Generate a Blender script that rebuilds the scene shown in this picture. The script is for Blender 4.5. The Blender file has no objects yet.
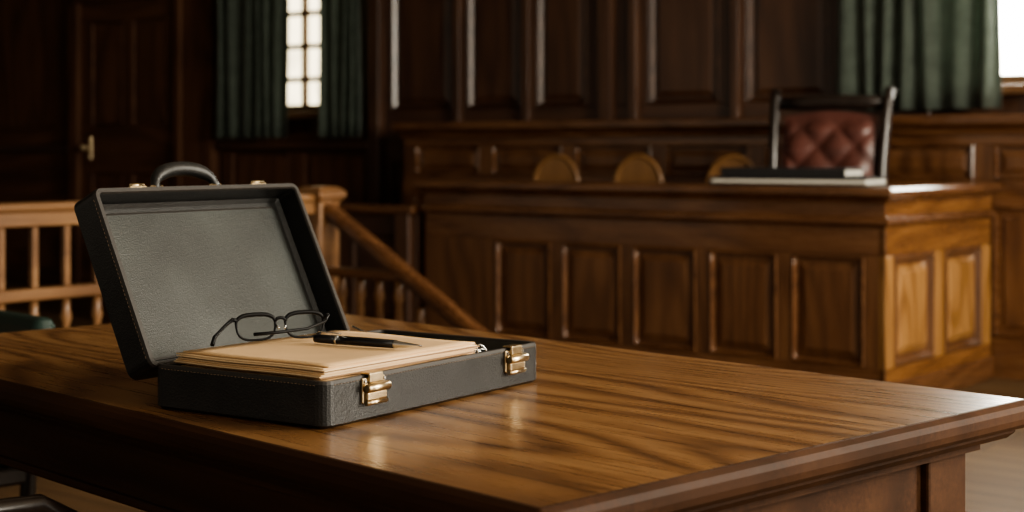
import bpy, bmesh, math, random
from mathutils import Matrix, Vector
random.seed(4)
sc = bpy.context.scene

# ---------------------------------------------------------------- materials
def new_mat(name):
    m = bpy.data.materials.new(name); m.use_nodes = True
    nt = m.node_tree
    return m, nt, nt.nodes['Principled BSDF']

def ramp(nt, stops):
    r = nt.nodes.new('ShaderNodeValToRGB')
    els = r.color_ramp.elements
    while len(els) < len(stops): els.new(0.5)
    for e, (p, c) in zip(els, stops):
        e.position = p; e.color = (*c, 1)
    return r

def math_n(nt, op, a=None, b=None, va=0.0, vb=0.0):
    n = nt.nodes.new('ShaderNodeMath'); n.operation = op
    n.inputs[0].default_value = va; n.inputs[1].default_value = vb
    if a is not None: nt.links.new(a, n.inputs[0])
    if b is not None: nt.links.new(b, n.inputs[1])
    return n.outputs[0]

def wood(name, dark, mid, light, axis='x', rough=0.35, bands=9.0, size=1.0, fine=0.35, coat=0.3, seam=None, spec=0.5, ring=.14, stretch=(0.4, 1.9), broad=.35, bump=.08):
    m, nt, p = new_mat(name)
    L = nt.links.new
    tc = nt.nodes.new('ShaderNodeTexCoord')
    def mapped(al, ac):
        mp = nt.nodes.new('ShaderNodeMapping')
        s = [ac*size]*3; s['xyz'.index(axis)] = al*size
        mp.inputs['Scale'].default_value = s
        L(tc.outputs['Object'], mp.inputs['Vector']); return mp.outputs[0]
    n1 = nt.nodes.new('ShaderNodeTexNoise'); n1.inputs['Scale'].default_value = 1.0
    n1.inputs['Detail'].default_value = 2.0; n1.inputs['Roughness'].default_value = .3
    L(mapped(*stretch), n1.inputs['Vector'])
    n2 = nt.nodes.new('ShaderNodeTexNoise'); n2.inputs['Scale'].default_value = 1.0
    n2.inputs['Detail'].default_value = 6.0; n2.inputs['Roughness'].default_value = .7
    L(mapped(5, 130), n2.inputs['Vector'])
    s = math_n(nt, 'MULTIPLY', n1.outputs['Fac'], vb=bands*6.28)
    s = math_n(nt, 'ADD', s, math_n(nt, 'MULTIPLY', n2.outputs['Fac'], vb=3.0))
    s = math_n(nt, 'SINE', s)
    s = math_n(nt, 'MULTIPLY_ADD', s, vb=0.5); s.node.inputs[2].default_value = 0.5
    s = math_n(nt, 'POWER', s, vb=.6)
    n3 = nt.nodes.new('ShaderNodeTexNoise'); n3.inputs['Scale'].default_value = 1.0
    n3.inputs['Detail'].default_value = 4.0
    L(mapped(1.2, 12), n3.inputs['Vector'])
    a = math_n(nt, 'MULTIPLY', s, vb=ring)
    b = math_n(nt, 'MULTIPLY_ADD', n2.outputs['Fac'], vb=fine); L(a, b.node.inputs[2])
    c = math_n(nt, 'MULTIPLY_ADD', n3.outputs['Fac'], vb=broad); L(b, c.node.inputs[2])
    mean = ring*.6+fine*.5+broad*.5
    r = ramp(nt, [(mean-.26, dark), (mean, mid), (mean+.26, light)])
    L(c, r.inputs[0])
    col = r.outputs[0]
    if seam is not None:
        sx = nt.nodes.new('ShaderNodeSeparateXYZ'); L(tc.outputs['Object'], sx.inputs[0])
        d = math_n(nt, 'SUBTRACT', sx.outputs['Y'], vb=seam)
        d = math_n(nt, 'ABSOLUTE', d)
        d = math_n(nt, 'LESS_THAN', d, vb=0.0013)
        mx = nt.nodes.new('ShaderNodeMix'); mx.data_type = 'RGBA'
        L(d, mx.inputs[0]); L(col, mx.inputs[6]); mx.inputs[7].default_value = (dark[0]*.5, dark[1]*.5, dark[2]*.5, 1)
        col = mx.outputs[2]
    L(col, p.inputs['Base Color'])
    rr = math_n(nt, 'MULTIPLY_ADD', n2.outputs['Fac'], vb=0.2); rr.node.inputs[2].default_value = rough-0.1
    L(rr, p.inputs['Roughness'])
    p.inputs['Coat Weight'].default_value = coat; p.inputs['Coat Roughness'].default_value = 0.16
    p.inputs['Specular IOR Level'].default_value = spec
    bp = nt.nodes.new('ShaderNodeBump'); bp.inputs['Strength'].default_value = bump; bp.inputs['Distance'].default_value = 0.001
    L(n2.outputs['Fac'], bp.inputs['Height']); L(bp.outputs[0], p.inputs['Normal'])
    return m

def plain(name, col, rough=0.5, metal=0.0, noise=0.0, nscale=40, bump=0.0, bscale=200, coat=0.0, sheen=0.0, trans=0.0, spec=.5):
    m, nt, p = new_mat(name); L = nt.links.new
    p.inputs['Base Color'].default_value = (*col, 1)
    p.inputs['Roughness'].default_value = rough; p.inputs['Metallic'].default_value = metal
    p.inputs['Specular IOR Level'].default_value = spec
    p.inputs['Coat Weight'].default_value = coat; p.inputs['Sheen Weight'].default_value = sheen
    tc = nt.nodes.new('ShaderNodeTexCoord')
    if noise:
        n = nt.nodes.new('ShaderNodeTexNoise'); n.inputs['Scale'].default_value = nscale; n.inputs['Detail'].default_value = 5
        L(tc.outputs['Object'], n.inputs['Vector'])
        lo = tuple(c*(1-noise) for c in col); hi = tuple(min(1, c*(1+noise)) for c in col)
        r = ramp(nt, [(0.3, lo), (0.7, hi)]); L(n.outputs['Fac'], r.inputs[0]); L(r.outputs[0], p.inputs['Base Color'])
    if bump:
        v = nt.nodes.new('ShaderNodeTexVoronoi'); v.inputs['Scale'].default_value = bscale
        L(tc.outputs['Object'], v.inputs['Vector'])
        b = nt.nodes.new('ShaderNodeBump'); b.inputs['Strength'].default_value = bump; b.inputs['Distance'].default_value = 0.001
        L(v.outputs['Distance'], b.inputs['Height']); L(b.outputs[0], p.inputs['Normal'])
    if trans:
        out = nt.nodes['Material Output']; t = nt.nodes.new('ShaderNodeBsdfTranslucent'); t.inputs[0].default_value = (*[min(1, c*2.0) for c in col], 1)
        x = nt.nodes.new('ShaderNodeMixShader'); x.inputs[0].default_value = trans
        L(p.outputs[0], x.inputs[1]); L(t.outputs[0], x.inputs[2]); L(x.outputs[0], out.inputs[0])
    return m

def daylight_glass(name, col, strength):
    # frosted window pane glowing with the bright overcast sky behind it
    m = bpy.data.materials.new(name); m.use_nodes = True; nt = m.node_tree; nt.nodes.clear()
    o = nt.nodes.new('ShaderNodeOutputMaterial'); e = nt.nodes.new('ShaderNodeEmission')
    tc = nt.nodes.new('ShaderNodeTexCoord'); n = nt.nodes.new('ShaderNodeTexNoise'); n.inputs['Scale'].default_value = 3
    nt.links.new(tc.outputs['Object'], n.inputs['Vector'])
    r = ramp(nt, [(.35, tuple(c*.65 for c in col)), (.6, col)]); nt.links.new(n.outputs['Fac'], r.inputs[0])
    nt.links.new(r.outputs[0], e.inputs[0]); e.inputs[1].default_value = strength
    nt.links.new(e.outputs[0], o.inputs[0])
    return m

M = {}
M['glass1'] = daylight_glass('frosted_daylight_glass_a', (1.0, .86, .56), 3.6)
M['glass2'] = daylight_glass('frosted_daylight_glass_b', (1.0, .96, .84), 26)
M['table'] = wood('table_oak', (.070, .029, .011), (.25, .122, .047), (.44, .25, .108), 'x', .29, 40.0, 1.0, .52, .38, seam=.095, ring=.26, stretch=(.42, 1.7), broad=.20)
M['table_shaded'] = wood('table_edge_shaded', (.020, .009, .004), (.056, .024, .011), (.105, .048, .021), 'x', .6, 8, 1, .4, 0, spec=.18)  # dark edge wood, darkened further to paint shade onto the table's sides
wl = ((.022, .010, .006), (.062, .028, .015), (.110, .053, .028))
M['wallz'] = wood('wall_mahogany_v', *wl, 'z', .36, 9, 1, .40, .3)
M['wallx'] = wood('wall_mahogany_h', *wl, 'x', .36, 9, 1, .40, .3)
dl = tuple(tuple(c*1.45 for c in k) for k in wl)
M['doorz'] = wood('door_mahogany_v', *dl, 'z', .65, 9, 1, .40, 0, spec=.2)
M['doorx'] = wood('door_mahogany_h', *dl, 'x', .65, 9, 1, .40, 0, spec=.2)
bw = ((.042, .017, .008), (.115, .050, .021), (.205, .098, .042))
M['bz'] = wood('bench_oak_v', *bw, 'z', .34, 12, 1.3, .46, .35)
M['bx'] = wood('bench_oak_h', *bw, 'x', .27, 12, 1.3, .46, .50)
M['by'] = wood('bench_oak_d', *bw, 'y', .25, 12, 1.3, .46, .55)
bench_lit = ((.12, .053, .017), (.29, .145, .050), (.43, .24, .095))  # same bench oak, brightened in colour to paint the desk's lit right side
M['bz_lit'] = wood('bench_oak_lit_side_v', *bench_lit, 'z', .34, 16, 1.3, .50, .35, ring=.22)
bench_half_lit = ((.070, .028, .011), (.175, .076, .027), (.29, .14, .054))  # halfway tone of that painted brightening, for the lit side's rails
M['bz_half_lit'] = wood('bench_oak_half_lit_v', *bench_half_lit, 'z', .34, 14, 1.3, .46, .35)
M['by_half_lit'] = wood('bench_oak_half_lit_d', *bench_half_lit, 'y', .28, 14, 1.3, .46, .45)
M['rail'] = wood('railing_oak', (.080, .036, .015), (.20, .10, .043), (.32, .18, .08), 'y', .36, 8, 1.2, .4, .2)
M['leather'] = plain('black_leather', (.0130, .0130, .0125), .42, bump=.3, bscale=420, noise=.3, nscale=25)
M['lining'] = plain('charcoal_leather_lining', (.027, .031, .029), .40, bump=.25, bscale=500, noise=.5, nscale=7)
M['edging'] = plain('leather_edging', (.026, .022, .019), .55)
M['stitch'] = plain('tan_stitching', (.20, .14, .09), .8)
M['brass'] = plain('brass', (.58, .46, .29), .28, 1.0, noise=.2)
M['steel'] = plain('steel', (.6, .6, .58), .25, 1.0)
M['paper'] = plain('manila_paper', (.70, .47, .25), .75, noise=.08, nscale=12)
M['paper2'] = plain('cream_paper', (.78, .58, .35), .75, noise=.04, nscale=12)
M['folder'] = plain('brown_folder', (.30, .17, .085), .7, noise=.1)
M['blackpl'] = plain('black_acetate', (.006, .006, .007), .3)
M['frame'] = plain('matte_black_frame', (.004, .004, .0045), .5, spec=.25)
M['green'] = plain('green_curtain_fabric', (.072, .090, .073), .9, noise=.25, nscale=14, sheen=.15, trans=.25)
M['greenl'] = plain('green_leather', (.015, .035, .028), .5)
M['red'] = plain('oxblood_leather', (.100, .036, .028), .40, noise=.3, nscale=8)
M['darkwood'] = wood('ebonised_wood', (.008, .005, .004), (.016, .010, .008), (.03, .02, .015), 'z', .32, 4, 1, .3, .3)
M['plaster'] = plain('ceiling_plaster', (.35, .30, .24), .9)
M['white'] = plain('book_pages', (.60, .57, .50), .7)
M['cover'] = plain('dark_book_cloth', (.018, .018, .019), .5)
M['sill'] = plain('painted_window_frame', (.13, .066, .028), .5, noise=.15)
M['honey'] = wood('honey_oak', (.09, .040, .014), (.19, .095, .034), (.30, .16, .06), 'z', .4, 5, 1.5, .3, .1)
def floor_mat():
    m, nt, p = new_mat('floor_boards'); L = nt.links.new
    tc = nt.nodes.new('ShaderNodeTexCoord')
    br = nt.nodes.new('ShaderNodeTexBrick'); br.inputs['Scale'].default_value = 1
    br.inputs['Brick Width'].default_value = 1.6; br.inputs['Row Height'].default_value = .14
    br.inputs['Mortar Size'].default_value = .004
    br.inputs['Color1'].default_value = (.15, .088, .042, 1); br.inputs['Color2'].default_value = (.21, .128, .062, 1)
    br.inputs['Mortar'].default_value = (.02, .012, .007, 1)
    L(tc.outputs['Object'], br.inputs['Vector'])
    mp = nt.nodes.new('ShaderNodeMapping'); mp.inputs['Scale'].default_value = (2, 30, 2)
    L(tc.outputs['Object'], mp.inputs[0])
    n = nt.nodes.new('ShaderNodeTexNoise'); n.inputs['Scale'].default_value = 1; n.inputs['Detail'].default_value = 5
    L(mp.outputs[0], n.inputs['Vector'])
    mx = nt.nodes.new('ShaderNodeMix'); mx.data_type = 'RGBA'; mx.blend_type = 'MULTIPLY'; mx.inputs[0].default_value = .6
    L(br.outputs['Color'], mx.inputs[6]); L(n.outputs['Fac'], mx.inputs[7]); L(mx.outputs[2], p.inputs['Base Color'])
    p.inputs['Roughness'].default_value = .6; p.inputs['Specular IOR Level'].default_value = .3
    return m
M['floor'] = floor_mat()
def lens_mat():
    m = bpy.data.materials.new('spectacle_lens'); m.use_nodes = True; nt = m.node_tree; nt.nodes.clear()
    o = nt.nodes.new('ShaderNodeOutputMaterial'); t = nt.nodes.new('ShaderNodeBsdfTransparent'); g = nt.nodes.new('ShaderNodeBsdfGlossy')
    g.inputs['Roughness'].default_value = .03; t.inputs[0].default_value = (.95, .96, .95, 1)
    x = nt.nodes.new('ShaderNodeMixShader'); x.inputs[0].default_value = .08
    nt.links.new(t.outputs[0], x.inputs[1]); nt.links.new(g.outputs[0], x.inputs[2]); nt.links.new(x.outputs[0], o.inputs[0])
    return m
M['lens'] = lens_mat()

# ---------------------------------------------------------------- builder
class Builder:
    def __init__(self, name, base=Matrix.Identity(4)):
        self.name = name; self.base = base; self.bm = bmesh.new(); self.mats = []; self.T = Matrix.Identity(4)
    def mi(self, key):
        if key not in self.mats: self.mats.append(key)
        return self.mats.index(key)
    def _add(self, tmp, key, smooth=False):
        bmesh.ops.recalc_face_normals(tmp, faces=tmp.faces)
        i = self.mi(key) if key else None
        vs = {}
        for v in tmp.verts: vs[v] = self.bm.verts.new(self.T @ v.co)
        for f in tmp.faces:
            try: nf = self.bm.faces.new([vs[v] for v in f.verts])
            except ValueError: continue
            nf.material_index = i if i is not None else f.material_index
            nf.smooth = smooth or f.smooth
        tmp.free()
    def box(self, x0, x1, y0, y1, z0, z1, key, bev=0.0, seg=2):
        t = bmesh.new()
        bmesh.ops.create_cube(t, size=1)
        for v in t.verts:
            v.co = Vector(((x0+x1)/2+v.co.x*(x1-x0), (y0+y1)/2+v.co.y*(y1-y0), (z0+z1)/2+v.co.z*(z1-z0)))
        if bev:
            bev = min(bev, .45*min(abs(x1-x0), abs(y1-y0), abs(z1-z0)))
            bmesh.ops.bevel(t, geom=t.edges[:], offset=bev, segments=seg, profile=.5, affect='EDGES')
        self._add(t, key)
    def poly(self, pts, faces, key, smooth=False):
        t = bmesh.new(); vs = [t.verts.new(p) for p in pts]
        for f in faces: t.faces.new([vs[i] for i in f])
        self._add(t, key, smooth)
    def tube(self, pts, r, key, n=10, closed=False, sq=1.0):
        pts = [Vector(p) for p in pts]; k = len(pts)
        rr = r if isinstance(r, (list, tuple)) else [r]*k
        t = bmesh.new(); rings = []
        nrm = None
        for i, p in enumerate(pts):
            if closed: d = pts[(i+1) % k]-pts[i-1]
            else: d = pts[min(i+1, k-1)]-pts[max(i-1, 0)]
            d.normalize()
            if nrm is None:
                nrm = d.cross(Vector((0, 0, 1)))
                if nrm.length < .1: nrm = d.cross(Vector((0, 1, 0)))
            nrm = (nrm - d*nrm.dot(d)).normalized()
            bn = d.cross(nrm)
            rings.append([t.verts.new(p+(nrm*math.cos(a)*sq+bn*math.sin(a))*rr[i]) for a in [2*math.pi*j/n for j in range(n)]])
        for i in range(k if closed else k-1):
            A = rings[i]; B2 = rings[(i+1) % k]
            for j in range(n):
                f = t.faces.new([A[j], A[(j+1) % n], B2[(j+1) % n], B2[j]]); f.smooth = True
        if not closed:
            t.faces.new(rings[0]); t.faces.new(rings[-1])
        self._add(t, key)
    def lathe(self, c, prof, key, n=16):
        self.tube([(c[0], c[1], c[2]+z) for r, z in prof], [max(r, 1e-4) for r, z in prof], key, n)
    def sweep(self, x0, x1, y0, y1, r, prof, keys, seg=4, cap0=None, cap1=None):
        t = bmesh.new(); loops = []
        for ins, z in prof:
            X0, X1, Y0, Y1 = x0+ins, x1-ins, y0+ins, y1-ins
            R = max(r-ins, .0005)
            L = []
            for cx, cy, a0 in ((X1-R, Y1-R, 0), (X0+R, Y1-R, 90), (X0+R, Y0+R, 180), (X1-R, Y0+R, 270)):
                for q in range(seg+1):
                    a = math.radians(a0+90*q/seg)
                    L.append(t.verts.new((cx+R*math.cos(a), cy+R*math.sin(a), z)))
            loops.append(L)
        n = len(loops[0])
        for i in range(len(loops)-1):
            k = keys[i] if isinstance(keys, (list, tuple)) else keys
            for j in range(n):
                f = t.faces.new([loops[i][j], loops[i][(j+1) % n], loops[i+1][(j+1) % n], loops[i+1][j]])
                f.material_index = self.mi(k)
        if cap0: f = t.faces.new(loops[0]); f.material_index = self.mi(cap0)
        if cap1: f = t.faces.new(loops[-1]); f.material_index = self.mi(cap1)
        self._add(t, None)
    def panelling(self, side, pos, u0, u1, w0, w1, panels, pz, kst, kra, kpa, th=.022, gap_mould=.014, kmo=None):
        """framed raised panelling. side 'f': face at y=pos looking -y (u=x); side 'r': face at x=pos looking +x (u=y)"""
        kmo = kmo or kra
        def mp(u, d, w):
            return (u, pos+d, w) if side == 'f' else (pos-d, u, w)
        def bx(a, b, d0, d1, c, e, k, bev=.003):
            p, q = mp(a, d0, c), mp(b, d1, e)
            self.box(min(p[0], q[0]), max(p[0], q[0]), min(p[1], q[1]), max(p[1], q[1]), c, e, k, bev, 1)
        z0, z1 = pz
        bx(u0, u1, 0, th, w0, z0, kra); bx(u0, u1, 0, th, z1, w1, kra)
        edges = [u0]+[e for p in panels for e in p]+[u1]
        for i in range(0, len(edges), 2):
            if edges[i+1]-edges[i] > .004: bx(edges[i], edges[i+1], 0, th, z0, z1, kst, .003)
        for a, b in panels:
            bx(a-.001, b+.001, th*.9, th+.006, z0, z1, kmo, 0)
            m = gap_mould
            o = [(a, z0), (b, z0), (b, z1), (a, z1)]
            i1 = [(a+m*.5, z0+m*.5), (b-m*.5, z0+m*.5), (b-m*.5, z1-m*.5), (a+m*.5, z1-m*.5)]
            i2 = [(a+m, z0+m), (b-m, z0+m), (b-m, z1-m), (a+m, z1-m)]
            pts = [mp(u, 0, w) for u, w in o]+[mp(u, -.006, w) for u, w in i1]+[mp(u, th*.9, w) for u, w in i2]
            fs = []
            for r in (0, 4):
                for j in range(4): fs.append((r+j, r+(j+1) % 4, r+4+(j+1) % 4, r+4+j))
            self.poly(pts, fs, kmo)
            s0, s1 = m+.012, m+.045
            o = [(a+s0, z0+s0), (b-s0, z0+s0), (b-s0, z1-s0), (a+s0, z1-s0)]
            i1 = [(a+s1, z0+s1), (b-s1, z0+s1), (b-s1, z1-s1), (a+s1, z1-s1)]
            pts = [mp(u, th*.9, w) for u, w in o]+[mp(u, th*.75, w) for u, w in o]+[mp(u, .004, w) for u, w in i1]
            fs = [(8, 9, 10, 11), (0, 1, 2, 3)]
            for r in (0, 4):
                for j in range(4): fs.append((r+j, r+(j+1) % 4, r+4+(j+1) % 4, r+4+j))
            self.poly(pts, fs, kpa)
    def done(self):
        me = bpy.data.meshes.new(self.name)
        self.bm.to_mesh(me); self.bm.free()
        for k in self.mats: me.materials.append(M[k])
        ob = bpy.data.objects.new(self.name, me); sc.collection.objects.link(ob)
        ob.matrix_world = self.base
        return ob

# ---------------------------------------------------------------- frames of reference
def frame(ox, oy, oz, ang):
    return Matrix.Translation((ox, oy, oz)) @ Matrix.Rotation(ang, 4, 'Z')
ROOM = frame(1.757, 8.30, 0, math.atan2(-.62, .784))
TABLE = frame(.026, 1.43, 0, math.atan2(-.724, .69))
CASE = frame(-.222, 1.842, .7605, math.atan2(.835, .56))

# ---------------------------------------------------------------- room shell
CH = 3.6
b = Builder('floor', ROOM); b.box(-9.2, 6.2, -11, .25, -.1, 0, 'floor'); b.done()
b = Builder('ceiling', ROOM); b.box(-9.2, 6.2, -11, .25, CH, CH+.1, 'plaster'); b.done()
b = Builder('wall_left', ROOM); b.box(-9.2, -9.0, -11, .25, 0, CH, 'wallz')
for i in range(6):
    b.panelling('r', -9+.022, -10.9+i*1.8, -9.1+i*1.8, .12, 2.9, [(-10.8+i*1.8, -10.05+i*1.8), (-9.95+i*1.8, -9.2+i*1.8)], (.9, 2.7), 'wallz', 'wallx', 'wallz')
b.done()
WL = (-4.50, -3.62, 1.36, 3.0); WR = (.55, 1.80, 1.42, 3.0)
b = Builder('wall_back', ROOM)
Y0, Y1 = .022, .24
for x0, x1 in ((-9.0, WL[0]), (WL[1], WR[0]), (WR[1], 6.0)): b.box(x0, x1, Y0, Y1, 0, CH, 'wallz')
for w in (WL, WR):
    b.box(w[0], w[1], Y0, Y1, 0, w[2], 'wallz'); b.box(w[0], w[1], Y0, Y1, w[3], CH, 'wallz')
up = [(-3.26, -2.73), (-2.60, -2.17), (-2.04, -1.66), (-1.22, -.74), (-.57, -.06)]
b.panelling('f', 0, -3.33, .50, 1.15, 3.2, up, (1.36, 3.0), 'wallz', 'wallx', 'wallz', gap_mould=.03)
b.panelling('f', 0, -3.33, .50, .12, 1.15, up, (.25, 1.02), 'wallz', 'wallx', 'wallz')
b.panelling('f', 0, -4.95, -3.40, .12, 1.22, [(-4.85, -4.25), (-4.1, -3.5)], (.25, 1.08), 'doorz', 'doorx', 'doorz')
b.panelling('f', 0, -9.0, -6.72, .12, 3.2, [(-8.9, -8.0), (-7.85, -6.95)], (1.25, 3.0), 'doorz', 'doorx', 'doorz', gap_mould=.016)
b.panelling('f', 0, 1.9, 6.0, .12, 3.2, [(2.0, 2.7), (2.85, 3.55), (3.7, 4.4), (4.55, 5.25)], (1.25, 3.0), 'wallz', 'wallx', 'wallz')
for x0, x1, d in ((-3.42, -3.32, .07), (-1.56, -1.46, .05), (-1.34, -1.28, .05), (-2.70, -2.64, .045), (-2.14, -2.08, .045), (-.66, -.60, .045), (-5.32, -5.0, .06), (-.02, .06, .05)):
    b.box(x0, x1, -d, .03, .12, 3.2, 'wallz' if x0 > -5 else 'doorz', .01)
b.done()
b = Builder('trim_1', ROOM)
b.box(-4.98, -3.42, -.06, .02, 1.10, 1.15, 'wallx', .012); b.box(-8.98, -6.75, -.05, .02, 1.08, 1.13, 'wallx', .012)
b.done()
b = Builder('baseboard_back', ROOM)
b.box(-8.98, -6.74, -.03, .022, 0, .12, 'wallx', .006); b.box(-5.2, 5.9, -.03, .022, 0, .12, 'wallx', .006); b.done()

b = Builder('door_1', ROOM)
b.box(-6.58, -5.40, -.02, .02, .01, 2.25, 'doorz', .004)
b.panelling('f', -.045, -6.58, -5.40, 1.05, 2.25, [(-6.44, -6.05), (-5.93, -5.54)], (1.28, 2.1), 'doorz', 'doorx', 'doorz', gap_mould=.014, th=.014)
b.panelling('f', -.045, -6.58, -5.40, .02, 1.05, [(-6.44, -6.05), (-5.93, -5.54)], (.25, .92), 'doorz', 'doorx', 'doorz', gap_mould=.014, th=.014)
b.box(-6.70, -6.58, -.085, .02, 0, 2.37, 'doorz', .012); b.box(-5.40, -5.33, -.085, .02, 0, 2.37, 'doorz', .012)
b.box(-6.70, -5.33, -.085, .02, 2.25, 2.37, 'doorx', .012)
b.box(-6.49, -6.44, -.051, -.045, 1.02, 1.20, 'brass', .003)
b.tube([(-6.465, -.05, 1.11), (-6.465, -.09, 1.11), (-6.465, -.095, 1.11), (-6.465, -.115, 1.11), (-6.465, -.13, 1.11)], [.012, .012, .026, .032, .016], 'brass', 16)
b.done()

def window(name, w, cols, rows, gl):
    b = Builder(name, ROOM)
    x0, x1, z0, z1 = w; f = .055
    yy = (.09, .15)
    b.box(x0, x0+f, *yy, z0, z1, 'sill', .006); b.box(x1-f, x1, *yy, z0, z1, 'sill', .006)
    b.box(x0, x1, *yy, z0, z0+f, 'sill', .006); b.box(x0, x1, *yy, z1-f, z1, 'sill', .006)
    for i in range(1, cols):
        x = x0+(x1-x0)*i/cols; b.box(x-.021, x+.021, .10, .14, z0, z1, 'sill', .004)
    for i in range(1, rows):
        z = z0+(z1-z0)*i/rows; b.box(x0, x1, .10, .14, z-.018, z+.018, 'sill', .004)
    b.box(x0-.06, x1+.06, -.07, .09, z0-.05, z0, 'sill', .01)
    b.box(x0+.02, x1-.02, .142, .146, z0+.02, z1-.02, gl)
    b.done()
window('window_1', WL, 3, 7, 'glass1')
window('window_2', WR, 2, 3, 'glass2')

def curtain(name, x0, x1, z0, z1, y, folds, seed):
    b = Builder(name, ROOM); rnd = random.Random(seed)
    nx = folds*12; nz = 14; t = bmesh.new(); g = []
    ph = [rnd.uniform(-.5, .5) for _ in range(folds+1)]
    for k in range(2):
        for j in range(nz+1):
            w = j/nz; row = []
            for i in range(nx+1):
                u = i/nx; fi = u*folds
                p = ph[int(min(fi, folds-1))]
                am = .028*(1+.3*math.sin(fi*1.7+seed))*(1-.25*w)
                yy = y-am*math.sin(2*math.pi*(fi+.25*math.sin(fi*1.3+seed))+p*.6*math.sin(w*3)) + k*.004
                xx = x0+(x1-x0)*u+.012*math.sin(w*5+fi*2)
                row.append(t.verts.new((xx, yy, z0+(z1-z0)*w)))
            g.append(row)
    n = nz+1
    for k in range(2):
        for j in range(nz):
            for i in range(nx):
                f = t.faces.new([g[k*n+j][i], g[k*n+j][i+1], g[k*n+j+1][i+1], g[k*n+j+1][i]]); f.smooth = True
    for j in (0, nz):
        for i in range(nx): t.faces.new([g[j][i], g[j][i+1], g[n+j][i+1], g[n+j][i]])
    for i in (0, nx):
        for j in range(nz): t.faces.new([g[j][i], g[j+1][i], g[n+j+1][i], g[n+j][i]])
    b._add(t, 'green')
    b.done()
curtain('curtain', -4.84, -4.12, 1.18, 3.09, -.12, 6, 1)
curtain('curtain', -3.80, -3.44, 1.18, 3.09, -.12, 4, 2)
curtain('curtain', .04, .91, 1.30, 3.09, -.13, 7, 3)
curtain('curtain', 1.55, 2.3, 1.30, 3.09, -.13, 6, 4)
for x0, x1 in ((-5.05, -3.38), (-.05, 2.4)):
    b = Builder('curtain_rod', ROOM)
    b.tube([(x0, -.13, 3.14), (x1, -.13, 3.14)], .015, 'brass', 12)
    for x in (x0, x1):
        b.tube([(x, -.13, 3.14), (x, .02, 3.14)], .01, 'brass', 8)
        b.lathe((x, -.13, 3.11), [(.005, 0), (.03, .015), (.035, .03), (.03, .045), (.005, .06)], 'brass')
    b.done()

RW = 6.0
b = Builder('wall_right', ROOM)
ops = [(-9.0, -7.4), (-6.4, -4.8), (-3.8, -2.2)]
ys = [-11]+[e for o in ops for e in o]+[.25]
for i in range(0, len(ys), 2): b.box(RW, RW+.2, ys[i], ys[i+1], 0, CH, 'wallz')
for o in ops:
    b.box(RW, RW+.2, o[0], o[1], 0, 1.2, 'wallz'); b.box(RW, RW+.2, o[0], o[1], 3.3, CH, 'wallz')
b.done()
for i, o in enumerate(ops):
    b = Builder('window_%d' % (i+3), ROOM)
    for y in (o[0]+.03, (o[0]+o[1])/2, o[1]-.03): b.box(RW+.06, RW+.12, y-.03, y+.03, 1.2, 3.3, 'sill', .005)
    for z in (1.23, 1.9, 2.6, 3.27): b.box(RW+.06, RW+.12, o[0], o[1], z-.03, z+.03, 'sill', .005)
    b.done()

# ---------------------------------------------------------------- judge's high bench (rear tier)
TB = -.33
b = Builder('judge_bench', ROOM)
b.box(-2.85, 3.2, TB+.022, -.055, 0, 1.21, 'bz')
pan = [(-2.75+i*.62, -2.75+i*.62+.52) for i in range(9)]
b.panelling('f', TB, -2.85, 3.2, 0, 1.21, pan, (.95, 1.12), 'bz', 'bx', 'bz')
b.panelling('f', TB-.012, -2.85, 3.2, 0, .90, pan, (.2, .82), 'bz', 'bx', 'bz')
b.sweep(-2.90, 3.25, TB-.07, -.052, .01, [(.045, 1.17), (.04, 1.19), (.012, 1.215), (.0, 1.225), (0, 1.255), (.008, 1.265)], 'bx', 3, 'bx', 'bx')
b.done()

FX0, FX1, FY, FB = -1.61, .965, -1.53, -.36
b = Builder('courtroom_desk', ROOM)
b.box(FX0, FX1-.022, FY+.022, FY+.06, 0, .90, 'bz')
b.box(FX1-.06, FX1-.022, FY+.022, FB, 0, .90, 'bz')
b.box(FX0, FX0+.04, FY+.05, FB, 0, .90, 'bz')
fp = [(.965-.09-.415*i-.35, .965-.09-.415*i) for i in range(5)][::-1]
b.panelling('f', FY, FX0, FX1, 0, .78, fp, (.17, .645), 'bz', 'bx', 'bz', gap_mould=.022)
b.panelling('r', FX1, FY, FB, 0, .78, [(-1.44, -1.02), (-.90, -.47)], (.17, .645), 'bz_lit', 'by_half_lit', 'bz_lit', gap_mould=.034, th=.03, kmo='bz')
b.box(FX0, FX1+.003, FY-.004, FY+.05, .78, .885, 'bx', .003)
b.box(FX1-.05, FX1+.004, FY-.002, FB, .78, .885, 'by_half_lit', .003)
b.sweep(FX0-.01, FX1+.03, FY-.03, FB, .006, [(.03, .765), (.012, .775), (.0, .785), (.0, .797), (.012, .806), (.028, .814)], 'bx', 2)
prof = [(.045, .868), (.04, .88), (.012, .897), (0, .905), (0, .924), (.012, .936)]
b.sweep(FX0-.05, FX1+.055, FY-.055, FY+.34, .01, prof, 'bx', 3, 'bx', 'bx')
b.sweep(FX1-.20, FX1+.054, FY+.30, FB+.01, .01, prof, 'by', 3, 'by', 'by')
b.box(FX0-.02, FX1+.02, FY-.02, FY+.03, 0, .11, 'bx', .006); b.box(FX1-.03, FX1+.02, FY-.02, FB, 0, .11, 'by', .006)
b.done()
b = Builder('platform', ROOM); b.box(FX0+.06, FX1-.08, FY+.08, -.38, 0, .155, 'bx', .01); b.done()
b = Builder('partition', ROOM)
b.box(-4.4, FX0-.06, -1.50, -1.44, 0, .76, 'bz')
pp = [(-4.3+i*.54, -4.3+i*.54+.44) for i in range(5)]
b.panelling('f', -1.523, -4.4, FX0-.06, 0, .76, pp, (.16, .64), 'wallz', 'wallx', 'wallz')
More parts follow.
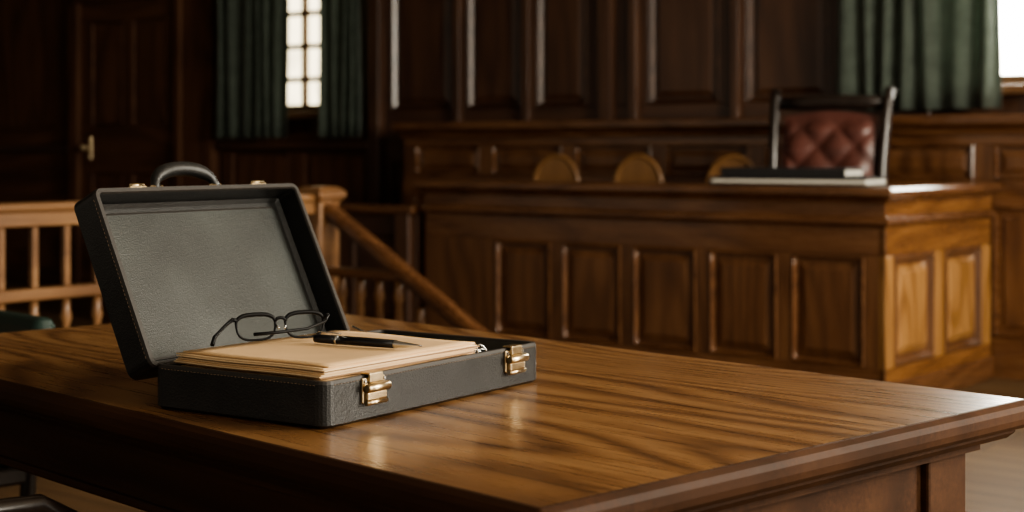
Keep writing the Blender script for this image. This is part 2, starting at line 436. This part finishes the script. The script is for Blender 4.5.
b.sweep(-4.42, FX0-.055, -1.57, -1.40, .008, [(.03, .745), (0, .765), (0, .795), (.006, .80)], 'bx', 3, 'bx', 'bx')
b.box(-1.80, -1.70, -1.56, -1.40, 0, .78, 'wallz', .008)
b.done()

b = Builder('hardcover_book', ROOM @ Matrix.Translation((.475, -1.36, .9375)) @ Matrix.Rotation(math.radians(5), 4, 'Z') @ Matrix.Diagonal((1, 1, 1.3, 1)))
b.box(-.38, .36, -.13, .13, 0, .008, 'cover', .002)
b.box(-.37, .356, -.128, .122, .008, .020, 'white', .001)
b.box(-.38, .36, -.13, .13, .020, .028, 'cover', .002)
b.box(-.383, -.372, -.13, .13, 0, .028, 'cover', .002)
b.box(-.33, .26, -.12, .12, .0283, .036, 'cover', .002)
b.box(-.322, .252, -.113, .113, .036, .052, 'white', .001)
b.box(-.33, .26, -.12, .12, .052, .059, 'cover', .002)
b.box(-.33, -.322, -.12, .12, .030, .059, 'cover', .002); b.box(-.33, .26, -.12, -.1125, .030, .059, 'cover', .002)
b.done()

# ---------------------------------------------------------------- tufted judge chair
def judge_chair():
    b = Builder('tufted_armchair', ROOM @ Matrix.Translation((.325, -.82, .158)) @ Matrix.Rotation(math.radians(7), 4, 'Z'))
    W = .27
    for sx in (-1, 1):
        b.tube([(sx*W, .03, 0), (sx*W, 0, .3), (sx*W, -.005, .55), (sx*(W+.005), .03, .9), (sx*(W+.015), .08, 1.17), (sx*(W+.02), .11, 1.225)], [.022, .026, .028, .028, .026, .030], 'darkwood', 8)
        b.tube([(sx*W, -.42, 0), (sx*W, -.42, .42)], [.016, .024], 'darkwood', 8)
        b.tube([(sx*W, -.42, .4), (sx*(W+.01), -.41, .62), (sx*(W+.015), -.36, .665), (sx*(W+.01), -.15, .67), (sx*W, .0, .68)], .02, 'darkwood', 8)
    b.tube([(-W-.03, .10, 1.165), (-W*.5, .095, 1.165), (0, .09, 1.17), (W*.5, .095, 1.165), (W+.03, .10, 1.165)], [.028, .036, .038, .036, .028], 'darkwood', 8, sq=.6)
    b.box(-W, W, -.42, .01, .36, .42, 'darkwood', .01)
    t_prof = [(.02, .42), (0, .44), (0, .48), (.03, .505), (.07, .515)]
    b.sweep(-W+.01, W-.01, -.41, -.02, .04, t_prof, 'red', 5, 'red', 'red')
    t = bmesh.new(); nx, nz = 36, 40; rows = []
    x0, x1, z0, z1 = -W+.035, W-.035, .56, 1.10
    for j in range(nz+1):
        r = []
        for i in range(nx+1):
            u, w = i/nx, j/nz
            a = (u*5+w*5.5); c = (u*5-w*5.5)
            puff = (abs(math.sin(math.pi*a*.5))*abs(math.sin(math.pi*c*.5)))**.45
            e = min(1, min(u, 1-u)*9)*min(1, min(w, 1-w)*9)
            top = .025*math.sin(math.pi*u) if w > .999 else 0
            r.append(t.verts.new((x0+(x1-x0)*u, .02+.10*w*w-.03-(.032*puff)*e-.012*e, z0+(z1-z0)*w+top)))
        rows.append(r)
    for j in range(nz):
        for i in range(nx):
            f = t.faces.new([rows[j][i], rows[j][i+1], rows[j+1][i+1], rows[j+1][i]]); f.smooth = True
    b._add(t, 'red')
    b.poly([(x0, 0, z0), (x1, 0, z0), (x1, .10, z1), (x0, .10, z1), (x0, .02, z0), (x1, .02, z0), (x1, .12, z1), (x0, .12, z1)],
           [(0, 1, 2, 3), (4, 5, 6, 7), (0, 1, 5, 4), (1, 2, 6, 5), (2, 3, 7, 6), (3, 0, 4, 7)], 'darkwood')
    b.done()
judge_chair()

def balloon_chair(x, y, rz):
    b = Builder('balloon_back_chair', ROOM @ Matrix.Translation((x, y, .157)) @ Matrix.Rotation(rz, 4, 'Z'))
    for sx in (-1, 1):
        b.tube([(sx*.13, .0, 0), (sx*.13, -.01, .44)], [.014, .02], 'honey', 8)
        b.tube([(sx*.14, -.34, 0), (sx*.14, -.33, .44)], [.014, .02], 'honey', 8)
    b.sweep(-.165, .165, -.36, .02, .06, [(.01, .42), (0, .43), (0, .45), (.01, .46)], 'honey', 5, 'honey', 'honey')
    pts = []
    for i in range(25):
        a = math.radians(-55+290*i/24)
        pts.append((.13*math.cos(a), .02, .750+.155*math.sin(a)))
    pts = [(.10, 0, .45)]+pts+[(-.10, 0, .45)]
    b.tube(pts, .015, 'honey', 8)
    n = 28; v = []
    for yy in (.014, .026):
        for i in range(n):
            a = 2*math.pi*i/n; v.append((.127*math.cos(a), yy, .750+.152*math.sin(a)))
    fs = [tuple(range(n)), tuple(range(n, 2*n))]+[(i, (i+1) % n, n+(i+1) % n, n+i) for i in range(n)]
    b.poly(v, fs, 'honey')
    b.done()
for x in (-1.31, -.77, -.20): balloon_chair(x, -.80, math.radians(12))

# ---------------------------------------------------------------- gallery railing + stair handrail
b = Builder('railing', ROOM)
RX = -.63; RY0, RY1 = -6.3, -3.26
def turned(bb, x, y, z0, z1, key='rail', r=.019):
    h = z1-z0
    bb.lathe((x, y, z0), [(r*.8, 0), (r*.8, h*.08), (r*1.25, h*.12), (r*.75, h*.18), (r*1.15, h*.42), (r*.7, h*.8), (r*1.15, h*.86), (r*.8, h*.92), (r*.8, h)], key, 10)
b.box(RX-.045, RX+.045, RY0, RY1-.05, .892, .922, 'rail', .012)
b.box(RX-.025, RX+.025, RY0, RY1-.05, .842, .892, 'rail', .006)
b.box(RX-.035, RX+.035, RY0, RY1-.05, .60, .64, 'rail', .008)
b.box(RX-.035, RX+.035, RY0, RY1-.05, .08, .13, 'rail', .008)
y = RY0+.1
while y < RY1-.1:
    b.box(RX-.012, RX+.012, y-.012, y+.012, .64, .842, 'rail', .003)
    turned(b, RX, y+.0, .13, .60)
    y += .125
b.box(RX-.045, RX+.045, RY0-.09, RY0, 0, .98, 'rail', .008)
b.box(RX-.055, RX+.055, RY1-.055, RY1+.055, 0, .90, 'rail', .008)
b.box(RX-.045, RX+.045, RY1-.059, RY1+.059, .2, .8, 'rail', .006)
b.sweep(RX-.075, RX+.075, RY1-.075, RY1+.075, .006, [(.022, .885), (.01, .90), (0, .91), (0, .93), (.02, .945), (.03, .95)], 'rail', 3, 'rail', 'rail')
b.box(RX+.058, RX+.44, RY1-.03, RY1+.03, .60, .635, 'bx', .008)
for i in range(4): turned(b, RX+.12+i*.10, RY1, .13, .60)
for i in range(3): turned(b, RX+.53+i*.10, RY1, .10, .50-.065*i)
b.box(RX+.058, RX+.9, RY1-.035, RY1+.035, .07, .13, 'bx', .008)
s0 = Vector((RX+.04, RY1, .87)); s1 = Vector((RX+.86, RY1, .40))
d = (s1-s0).normalized(); nrm = Vector((-d.z, 0, d.x))*1.0
if nrm.z < 0: nrm = -nrm
def slab(o0, o1, hw, k):
    pts = []
    for p in (s0, s1):
        for yy, oo in ((-hw, o0), (hw, o0), (hw, o1), (-hw, o1)): pts.append(p+nrm*oo+Vector((0, yy, 0)))
    b.poly(pts, [(0, 1, 2, 3), (4, 5, 6, 7), (0, 1, 5, 4), (1, 2, 6, 5), (2, 3, 7, 6), (3, 0, 4, 7)], k)
slab(-.012, .012, .036, 'bx'); slab(.012, .020, .026, 'bx'); slab(-.034, -.012, .022, 'wallx')
b.box(RX+.82, RX+.91, RY1-.045, RY1+.045, 0, .42, 'bz', .01)
b.done()

# ---------------------------------------------------------------- table
b = Builder('wooden_table', TABLE)
TX0, TX1, TY0, TY1, TZ = -1.69, 0, 0, .94, .76
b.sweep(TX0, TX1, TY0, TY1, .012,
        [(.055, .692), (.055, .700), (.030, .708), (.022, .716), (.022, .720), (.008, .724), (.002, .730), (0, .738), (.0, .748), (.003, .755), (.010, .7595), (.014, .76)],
        ['table_shaded']*11, 4, 'table_shaded', 'table')
ax0, ax1, ay0, ay1 = TX0+.08, TX1-.08, TY0+.08, TY1-.08
AZ = .605
b.box(ax0, ax1, ay0, ay0+.03, AZ, .695, 'table_shaded', .003); b.box(ax0, ax1, ay1-.03, ay1, AZ, .695, 'table_shaded', .003)
b.box(ax0, ax0+.03, ay0, ay1, AZ, .695, 'table_shaded', .003); b.box(ax1-.03, ax1, ay0, ay1, AZ-.1, .695, 'table_shaded', .003)
b.box(ax0-.006, ax1+.006, ay0-.006, ay0, AZ+.004, AZ+.016, 'table_shaded', .003)
for x in (ax0+.035, ax1-.035):
    for y in (ay0+.035, ay1-.035):
        b.box(x-.047, x+.047, y-.047, y+.047, .50, .694, 'table_shaded', .004)
        b.lathe((x, y, .0), [(.035, 0), (.04, .02), (.028, .05), (.03, .2), (.042, .38), (.036, .44), (.046, .47), (.04, .505)], 'table_shaded', 20)
b.done()

# ---------------------------------------------------------------- briefcase
CW, CD, CHH = .472, .293, .057
b = Builder('briefcase', CASE)
wall = .009
tray = [(.006, 0), (0, .004), (0, CHH-.004), (.0015, CHH), (wall-.0015, CHH), (wall, CHH-.003), (wall, .008)]
tk = ['leather', 'leather', 'edging', 'edging', 'edging', 'lining']
b.sweep(0, CW, 0, CD, .016, tray, tk, 5, 'leather', 'lining')
def stitch_line(p0, p1, up=(0, 0, 1)):
    p0, p1 = Vector(p0), Vector(p1); L = (p1-p0).length; n = int(L/.0058); dd = (p1-p0)/L
    for i in range(n):
        c = p0+dd*(i+.5)*L/n
        b.tube([c-dd*.0018, c+dd*.0018], .00040, 'stitch', 4)
stitch_line((.015, -.0002, CHH-.005), (CW-.015, -.0002, CHH-.005))
stitch_line((-.0002, .015, CHH-.005), (-.0002, CD-.015, CHH-.005))
LEAN = math.radians(26)
m_ = Vector((0, math.sin(LEAN), math.cos(LEAN))); n_ = Vector((0, -math.cos(LEAN), math.sin(LEAN)))
LH, LD, LW = .259, .050, .405
LT = Matrix.Translation((-.002, CD-.002, CHH-.006)) @ Matrix(((1, 0, 0, 0), (0, m_.y, n_.y, 0), (0, m_.z, n_.z, 0), (0, 0, 0, 1)))
b.T = LT
lid = [(.006, -LD), (0, -LD+.004), (0, -.004), (.0015, 0), (wall-.0015, 0), (wall, -.003), (wall, -LD+.012), (wall+.006, -LD+.007)]
b.sweep(0, LW, 0, LH, .014, lid, ['leather', 'leather', 'edging', 'edging', 'edging', 'leather', 'leather'], 5, 'leather', 'leather')
b.sweep(wall+.012, LW-wall-.012, wall+.012, LH-wall-.012, .012, [(0, -LD+.007), (.001, -LD+.009), (.004, -LD+.010)], 'edging', 4, None, 'lining')
stitch_line((-.0003, .015, -.005), (-.0003, LH-.015, -.005))
stitch_line((.015, LH+.0002, -.005), (LW-.015, LH+.0002, -.005))
stitch_line((LW-.0045, .012, .0003), (LW-.0045, LH-.012, .0003))
hc = LW*.48; hz = -LD*.45
hp = []
for i in range(17):
    a = math.pi*i/16
    hp.append((hc-.060*math.cos(a), LH-.002+.038*math.sin(a)**.65, hz))
b.tube(hp, [.006, .0065]+[.0075, .009, .0105]+[.011]*7+[.0105, .009, .0075]+[.0065, .006], 'leather', 12)
for sx in (-1, 1):
    b.box(hc+sx*.058-.012, hc+sx*.058+.012, LH-.001, LH+.004, hz-.012, hz+.012, 'blackpl', .002)
    b.tube([(hc+sx*.058-.009, LH+.006, hz), (hc+sx*.058+.009, LH+.006, hz)], .005, 'brass', 10)
for x in (.085, .325):
    b.box(x-.016, x+.016, LH-.001, LH+.003, -.022, -.004, 'brass', .0015)
    b.tube([(x-.012, LH+.004, -.006), (x+.012, LH+.004, -.006)], .0028, 'brass', 8)
b.T = Matrix.Identity(4)
for x in (.07, .345): b.tube([(x-.03, CD+.001, CHH-.004), (x+.03, CD+.001, CHH-.004)], .0035, 'brass', 10)
for x in (.088, .400):
    b.box(x-.022, x+.022, -.0035, .001, CHH-.034, CHH-.003, 'brass', .0015)
    b.box(x-.019, x+.019, -.010, -.003, CHH-.032, CHH-.019, 'brass', .003)
    b.tube([(x-.022, -.0095, CHH-.015), (x-.020, -.0095, CHH-.015), (x+.020, -.0095, CHH-.015), (x+.022, -.0095, CHH-.015)], [.004, .0058, .0058, .004], 'brass', 14)
    b.tube([(x-.020, -.007, CHH-.0335), (x+.020, -.007, CHH-.0335)], .0032, 'brass', 10)
    b.box(x-.013, x+.013, -.008, -.003, CHH-.010, CHH+.003, 'brass', .002)
    b.box(x-.013, x+.013, -.006, .008, CHH+.0002, CHH+.003, 'brass', .001)
    for sx in (-1, 1):
        b.tube([(x+sx*.0185, -.0035, CHH-.0065), (x+sx*.0185, -.0055, CHH-.0065)], .0022, 'steel', 8)
b.tube([(LW+.005, CD-.05, CHH-.008), (LW-.012, CD-.008, CHH+.012)], .0014, 'steel', 8)
b.done()

def paper(b, x0, x1, y0, y1, z0, z1, key, ang, curl=0.0):
    c = Vector(((x0+x1)/2, (y0+y1)/2, 0))
    t = bmesh.new(); nx, ny = 14, 10
    g = []
    for zz in (z0, z1):
        for j in range(ny+1):
            for i in range(nx+1):
                u, w = i/nx, j/ny
                p = Vector((x0+(x1-x0)*u, y0+(y1-y0)*w, 0))-c
                p = Matrix.Rotation(ang, 3, 'Z') @ p+c
                z = zz+curl*((1-u)**3*.6+max(0, u-.7)**2*2)+.0006*math.sin(7*w+3*u)
                g.append(t.verts.new((p.x, p.y, z)))
    n = (nx+1)*(ny+1)
    idx = lambda k, i, j: g[k*n+j*(nx+1)+i]
    for k in (0, 1):
        for j in range(ny):
            for i in range(nx):
                f = t.faces.new([idx(k, i, j), idx(k, i+1, j), idx(k, i+1, j+1), idx(k, i, j+1)]); f.smooth = True
    for j in (0, ny):
        for i in range(nx): t.faces.new([idx(0, i, j), idx(0, i+1, j), idx(1, i+1, j), idx(1, i, j)])
    for i in (0, nx):
        for j in range(ny): t.faces.new([idx(0, i, j), idx(0, i, j+1), idx(1, i, j+1), idx(1, i, j)])
    b._add(t, key)
b = Builder('paper_stack', CASE)
z = .009
rnd = random.Random(8)
while z < .053:
    th = rnd.uniform(.0018, .0035)
    a = rnd.uniform(-.010, .010); dx = rnd.uniform(-.004, .004)
    paper(b, .022+dx, .340+dx, .016, .262, z, z+th*.85, rnd.choice(['paper', 'paper2', 'paper', 'folder']), a); z += th
z = .057
for i in range(7):
    th = .0019
    dx = rnd.uniform(-.008, .005); dy = rnd.uniform(-.003, .004)
    paper(b, .018+dx, .330+dx, .010+dy, .262+dy, z, z+th*.6, ('folder', 'paper2', 'paper', 'paper2', 'folder', 'paper2', 'paper2')[i], rnd.uniform(-.035, .012), .002)
    z += th
paper(b, .020, .318, .008, .257, z+.0004, z+.0016, 'paper', -.015, .002)
PZ = z+.0016
b.done()

GZ = .7605+PZ+.0056
b = Builder('eyeglasses', Matrix.Translation((-.312, 2.095, GZ)) @ Matrix.Rotation(math.radians(27), 4, 'Z') @ Matrix.Rotation(math.radians(-9), 4, 'X') @ Matrix.Scale(.98, 4))
def rim(cx):
    pts = []
    for i in range(36):
        a = 2*math.pi*i/36
        ex = 2.9
        c, s_ = math.cos(a), math.sin(a)
        x = .0275*math.copysign(abs(c)**(2/ex), c); z = .0175*math.copysign(abs(s_)**(2/ex), s_)
        x *= 1+.08*(z/.0175)
        pts.append((cx+x, 0, .0185+z))
    return pts
for cx in (-.035, .035):
    pts = rim(cx)
    rad = [.0017+.0013*max(0, (p[2]-.0185)/.0175) for p in pts]
    b.tube(pts, rad, 'frame', 8, closed=True)
    b.poly([(p[0], 0, p[2]) for p in pts], [tuple(range(len(pts)))], 'lens')
b.tube([(-.0080, 0, .025), (-.005, -.001, .029), (0, -.001, .030), (.005, -.001, .029), (.0080, 0, .025)], .0023, 'frame', 8)
for sx in (-1, 1):
    b.tube([(sx*.062, 0, .029), (sx*.067, .001, .030), (sx*.069, -.004, .030)], .0028, 'frame', 8)
    b.tube([(sx*.007, -.001, .020), (sx*.004, -.006, .015)], .0015, 'steel', 6)
b.tube([(-.069, -.003, .030), (-.086, -.024, .021), (-.102, -.046, .011), (-.110, -.058, .006), (-.116, -.066, -.004)], [.0026, .0023, .0023, .0028, .0030], 'frame', 8)
b.tube([(.069, -.003, .030), (.060, -.014, .021), (.030, -.024, .012), (-.010, -.032, .009), (-.050, -.038, .0075)], [.0026, .0020, .0020, .0022, .0024], 'frame', 8)
b.done()

b = Builder('fountain_pen', Matrix.Translation((-.192, 2.050, .7605+PZ+.0076)) @ Matrix.Rotation(math.atan2(-.46, .83), 4, 'Z') @ Matrix.Rotation(math.radians(90), 4, 'Y') @ Matrix.Scale(1.18, 4))
b.lathe((0, 0, -.072), [(.002, 0), (.0045, .001), (.0050, .006), (.0052, .03)], 'blackpl', 16)
b.lathe((0, 0, -.042), [(.0054, 0), (.0056, .001), (.0056, .0022), (.0054, .003)], 'steel', 16)
b.lathe((0, 0, -.039), [(.0051, 0), (.0052, .03), (.0048, .076)], 'blackpl', 16)
b.lathe((0, 0, .037), [(.0048, 0), (.0048, .002), (.0040, .004), (.0028, .018), (.0016, .030), (.0008, .036)], 'steel', 16)
b.tube([(-.0058, 0, -.070), (-.0080, 0, -.066), (-.0073, 0, -.035)], .0009, 'steel', 8)
b.done()
b = Builder('key_ring', CASE)
def ring(c, r, tr, ax):
    pts = []
    for i in range(20):
        a = 2*math.pi*i/20
        pts.append((c[0]+r*math.cos(a), c[1]+r*math.sin(a)*ax[0], c[2]+r*math.sin(a)*ax[1]))
    b.tube(pts, tr, 'steel', 8, closed=True)
ring((.374, .034, .0515), .010, .0016, (.5, .86)); ring((.362, .032, .048), .008, .0014, (.5, .86)); ring((.385, .038, .048), .008, .0014, (.8, .6))
b.box(.350, .402, .022, .046, .009, .040, 'leather', .004)
b.done()

def side_chair(name, world, rz, hb, arms):
    b = Builder(name, Matrix.Translation(world) @ Matrix.Rotation(rz, 4, 'Z'))
    for sx in (-1, 1):
        b.tube([(sx*.2, -.02, 0), (sx*.2, 0, .42), (sx*.19, .04, hb-.03)], .017, 'darkwood', 10)
        b.tube([(sx*.2, -.42, 0), (sx*.2, -.40, .42)], .017, 'darkwood', 10)
        b.tube([(sx*.2, -.41, .15), (sx*.2, -.02, .15)], .010, 'darkwood', 8)
        if arms: b.tube([(sx*.2, -.38, .42), (sx*.22, -.43, .54), (sx*.225, -.42, .62), (sx*.225, -.36, .655), (sx*.22, -.2, .66), (sx*.2, .02, .66)], .014, 'darkwood', 10)
    b.box(-.21, .21, -.42, .01, .39, .43, 'darkwood', .008)
    b.sweep(-.20, .20, -.41, -.01, .04, [(.01, .43), (0, .445), (.0, .46), (.03, .48), (.07, .487)], 'greenl', 5, 'greenl', 'greenl')
    b.sweep(-.20, .20, .015, .07, .025, [(.01, hb-.20), (0, hb-.19), (0, hb-.02), (.008, hb-.005), (.02, hb)], 'greenl', 5, 'greenl', 'greenl')
    b.done()
side_chair('upholstered_chair', (-1.16, 3.42, 0), math.radians(-46), .735, False)
side_chair('upholstered_chair', (-1.00, 1.83, 0), math.radians(133.6), .95, True)

# ---------------------------------------------------------------- lights
def area(name, M4, sx, sy, power, col):
    l = bpy.data.lights.new(name, 'AREA'); l.shape = 'RECTANGLE'; l.size = sx; l.size_y = sy; l.energy = power; l.color = col
    o = bpy.data.objects.new(name, l); sc.collection.objects.link(o); o.matrix_world = M4; return o
def facing(pos, direction):
    d = Vector(direction).normalized()
    return Matrix.Translation(pos) @ d.to_track_quat('-Z', 'Y').to_matrix().to_4x4()
day = (1.0, .92, .77)
for i, o in enumerate(ops):
    area('daylight_right_%d' % i, ROOM @ facing((RW+.18, (o[0]+o[1])/2, 2.25), (-1, 0, -.12)), 1.6, 2.1, (40, 130, 490)[i], day)

w = bpy.data.worlds.new('World'); sc.world = w; w.use_nodes = True
w.node_tree.nodes['Background'].inputs[0].default_value = (1.0, .87, .70, 1)
w.node_tree.nodes['Background'].inputs[1].default_value = .36

# ---------------------------------------------------------------- camera
cam = bpy.data.cameras.new('camera'); co = bpy.data.objects.new('camera', cam); sc.collection.objects.link(co)
co.location = (0, 0, 1.094); co.rotation_euler = (math.radians(90), 0, 0)
cam.sensor_width = 36; cam.lens = 1550/1024*36
cam.shift_y = -106/1024
cam.clip_end = 60
cam.dof.use_dof = True; cam.dof.focus_distance = 2.0; cam.dof.aperture_fstop = 4.8
sc.camera = co
sc.view_settings.look = 'AgX - Medium High Contrast'
sc.view_settings.exposure = .22
